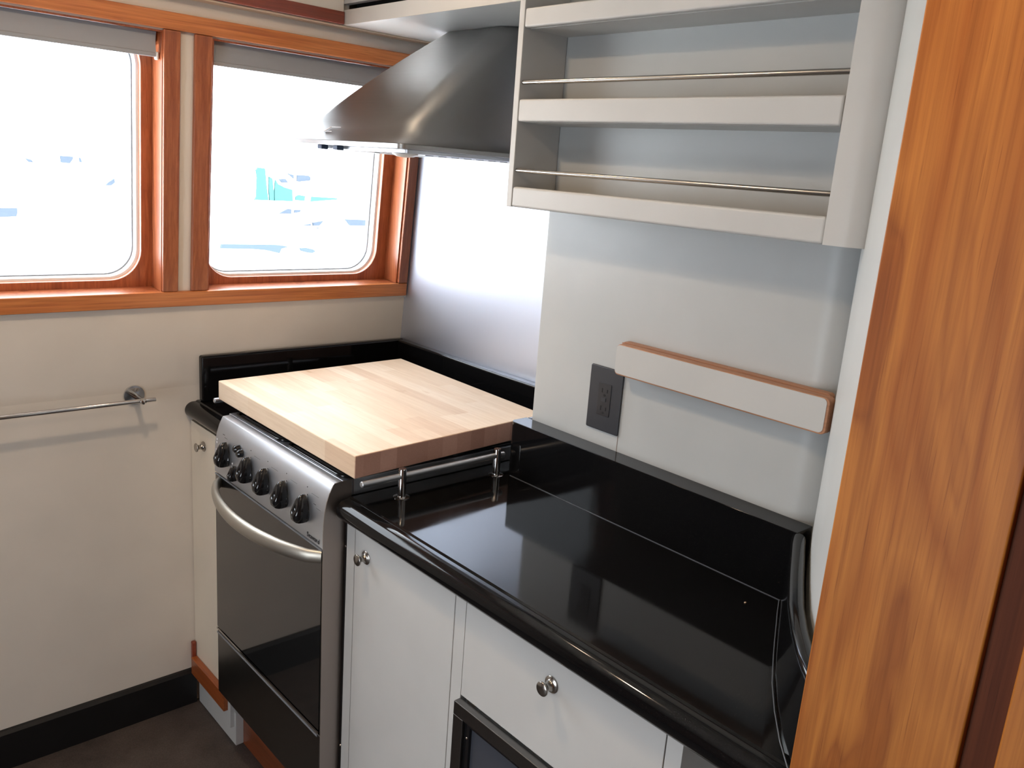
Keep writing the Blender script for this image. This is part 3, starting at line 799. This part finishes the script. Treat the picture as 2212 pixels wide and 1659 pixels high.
# ------------------------------------------------------------------ ceiling lamps
for k, ((lx, ly), p) in enumerate(LAMPS):
    t = thing('ceiling_light', (lx, ly, 2.09), ('round recessed ceiling downlight near the hood', 'round recessed ceiling downlight near the doorway', 'round recessed ceiling downlight over the stove front')[k], 'ceiling light')
    obj('trim_ring', ringplate(bmesh.new(), [(lx + .055 * math.cos(a), ly + .055 * math.sin(a)) for a in [i * math.pi / 16 for i in range(32)]], [(lx + .043 * math.cos(a), ly + .043 * math.sin(a)) for a in [i * math.pi / 16 for i in range(32)]], 2.092, 2.0995, lambda x, d, s: (x, s, d)), 'chrome', t)
    obj('lens', lathe(bmesh.new(), [(0, .042), (.003, .042), (.0035, .001)], (lx, ly, 2.0935), (0, 0, 1)), 'lens', t)

# ------------------------------------------------------------------ harbour outside
structure(obj('deck', B(-8, 6, 0.16, 1.9, 0.55, 0.60), 'deck'))
structure(obj('ground', B(-60, 90, 6, 150, -3.0, -2.6), 'water'))


def boat(name, label, cat, x0, x1, Y, zd, ch, parts, cab=(0.25, 0.8), beam=2.6, z0=-2.75):
    """motor boat seen from its side: x0 bow, x1 stern, zd deck height, ch cabin height"""
    r = thing(name, ((x0 + x1) / 2, Y, z0), label, cat)
    L_ = x1 - x0; rings = []
    for i in range(15):
        t = i / 14; hw = beam / 2 * min(1, (math.sin(min(t * 1.7, 1) * math.pi / 2) ** 0.7 + .02)); x = x0 + L_ * t
        sh = zd + 0.35 * (1 - t) ** 2
        rings.append([(x, Y - hw, sh), (x, Y - hw * .97, sh - .15), (x + .3 * (1 - t), Y - hw * .72, z0 + .3), (x + .3 * (1 - t), Y, z0), (x + .3 * (1 - t), Y + hw * .72, z0 + .3), (x, Y + hw * .97, sh - .15), (x, Y + hw, sh), (x, Y, sh + .05)])
    obj('hull', sweep(bmesh.new(), rings), 'gelcoat', r)
    a, b = x0 + L_ * cab[0], x0 + L_ * cab[1]; hw = beam * .5
    rings = [[(a + dx, Y - w_, z), (b - dx * .4, Y - w_, z), (b - dx * .4, Y + w_, z), (a + dx, Y + w_, z)] for z, dx, w_ in ((zd - .05, 0, hw), (zd + ch * .9, ch * .7, hw * .85), (zd + ch, ch * .9, hw * .75))]
    c = obj('cabin', sweep(bmesh.new(), rings), 'gelcoat', r, bev=0.03)
    for nm, mt_, pts in parts:
        obj(nm, prism(bmesh.new(), pts, 'y', Y - beam / 2 - .06, Y - beam / 2 + .02), mt_, c if nm == 'cabin_window' else r)
    return r


TC, BG = 'teal', 'boatglass'
boat('motor_boat', 'white motor boat with teal canvas beyond the window behind the hood', 'boat', 10.9, 18.0, 26.8, -0.15, 1.15, [
    ('canvas_cover', TC, [(11.92, 1.04), (12.18, 1.02), (12.24, 0.46), (12.32, -0.14), (12.05, -0.21), (11.87, -0.25), (11.76, -0.1), (11.87, 0.07), (11.9, 0.71), (11.86, 0.95)]),
    ('canvas_cover', TC, [(12.33, 0.76), (12.45, 0.7), (12.5, 0.28), (12.51, -0.13), (12.36, -0.14), (12.32, 0.33)]),
    ('canvas_cover', TC, [(12.56, 0.67), (12.66, 0.53), (12.89, 0.43), (13.2, 0.36), (13.21, -0.04), (12.65, -0.09), (12.54, -0.13), (12.53, 0.25)]),
    ('canvas_cover', TC, [(13.33, 0.13), (13.45, 0.19), (13.69, 0.16), (13.66, -0.01), (13.33, 0.01)]),
    ('hull_stripe', TC, [(13.96, 0.15), (15.01, 0.13), (14.95, 0.08), (13.93, -0.02)]),
    ('cabin_window', BG, [(12.68, 0.69), (12.93, 0.72), (13.04, 0.58), (12.80, 0.58)]),
    ('cabin_window', BG, [(13.0, 0.91), (13.25, 0.86), (13.24, 0.74)]),
    ('cabin_window', BG, [(13.38, 0.87), (13.82, 0.87), (13.89, 0.81), (13.87, 0.7), (13.45, 0.64), (13.37, 0.65)])], (0.3, 0.75))
boat('motor_boat', 'white cruiser moored in front of the boat with the teal canvas', 'boat', 8.0, 14.6, 22.2, -0.70, .80, [
    ('cabin_window', BG, [(10.4, -0.14), (10.7, 0.01), (10.81, -0.0), (10.81, -0.14)]),
    ('cabin_window', BG, [(10.93, -0.02), (11.12, -0.01), (11.09, -0.08), (10.92, -0.11)]),
    ('cabin_window', BG, [(11.16, -0.47), (11.44, -0.41), (11.46, -0.47)]),
    ('cabin_window', BG, [(11.52, -0.38), (11.88, -0.32), (11.73, -0.47), (11.54, -0.47)]),
    ('cabin_window', BG, [(11.36, -0.51), (11.48, -0.51), (11.52, -0.59), (11.38, -0.57)]),
    ('cabin_window', BG, [(11.58, -0.52), (11.76, -0.53), (11.75, -0.6), (11.64, -0.59)]),
    ('cabin_window', BG, [(12.63, -0.26), (13.37, -0.27), (13.52, -0.45), (12.8, -0.45)])], (0.3, 0.92), 2.4)
boat('motor_boat', 'low white boat with blue side stripe, lowest in the hood window', 'boat', 6.6, 11.4, 18.2, -0.50, .25, [
    ('hull_stripe', 'bluestripe', [(6.98, -0.57), (8.38, -0.59), (8.67, -0.63), (8.47, -0.68), (8.42, -0.79), (8.05, -0.71), (7.67, -0.68), (6.96, -0.67)]),
    ('porthole', 'bluestripe', [(8.98, -0.67), (9.13, -0.66), (9.33, -0.7), (9.39, -0.75), (9.31, -0.79), (9.17, -0.78), (9.01, -0.74)])], (0.2, 0.7), 2.4)
boat('motor_boat', 'white boat with dark cabin windows in the left window view', 'boat', 3.6, 9.8, 26.8, -0.05, 1.2, [
    ('cabin_window', BG, [(5.86, 1.02), (6.2, 1.02), (6.2, 0.96), (6.11, 0.82), (5.88, 0.83)]),
    ('cabin_window', BG, [(6.37, 1.01), (6.41, 0.98), (6.45, 0.87), (6.38, 0.87)]),
    ('cabin_window', BG, [(4.95, 0.9), (5.11, 0.86), (5.16, 0.78), (5.04, 0.79)]),
    ('cabin_window', BG, [(7.05, 0.23), (7.15, 0.33), (7.32, 0.45), (7.34, 0.34), (7.23, 0.24)])], (0.08, 0.9), 2.6)
boat('motor_boat', 'white boat with long grey window, lower left of the left window view', 'boat', -1.0, 5.2, 22.2, -.55, .65, [
    ('cabin_window', BG, [(2.99, -0.18), (3.7, -0.16), (3.7, -0.27), (3.67, -0.36), (2.97, -0.4)])], (0.1, 0.9), 2.4)
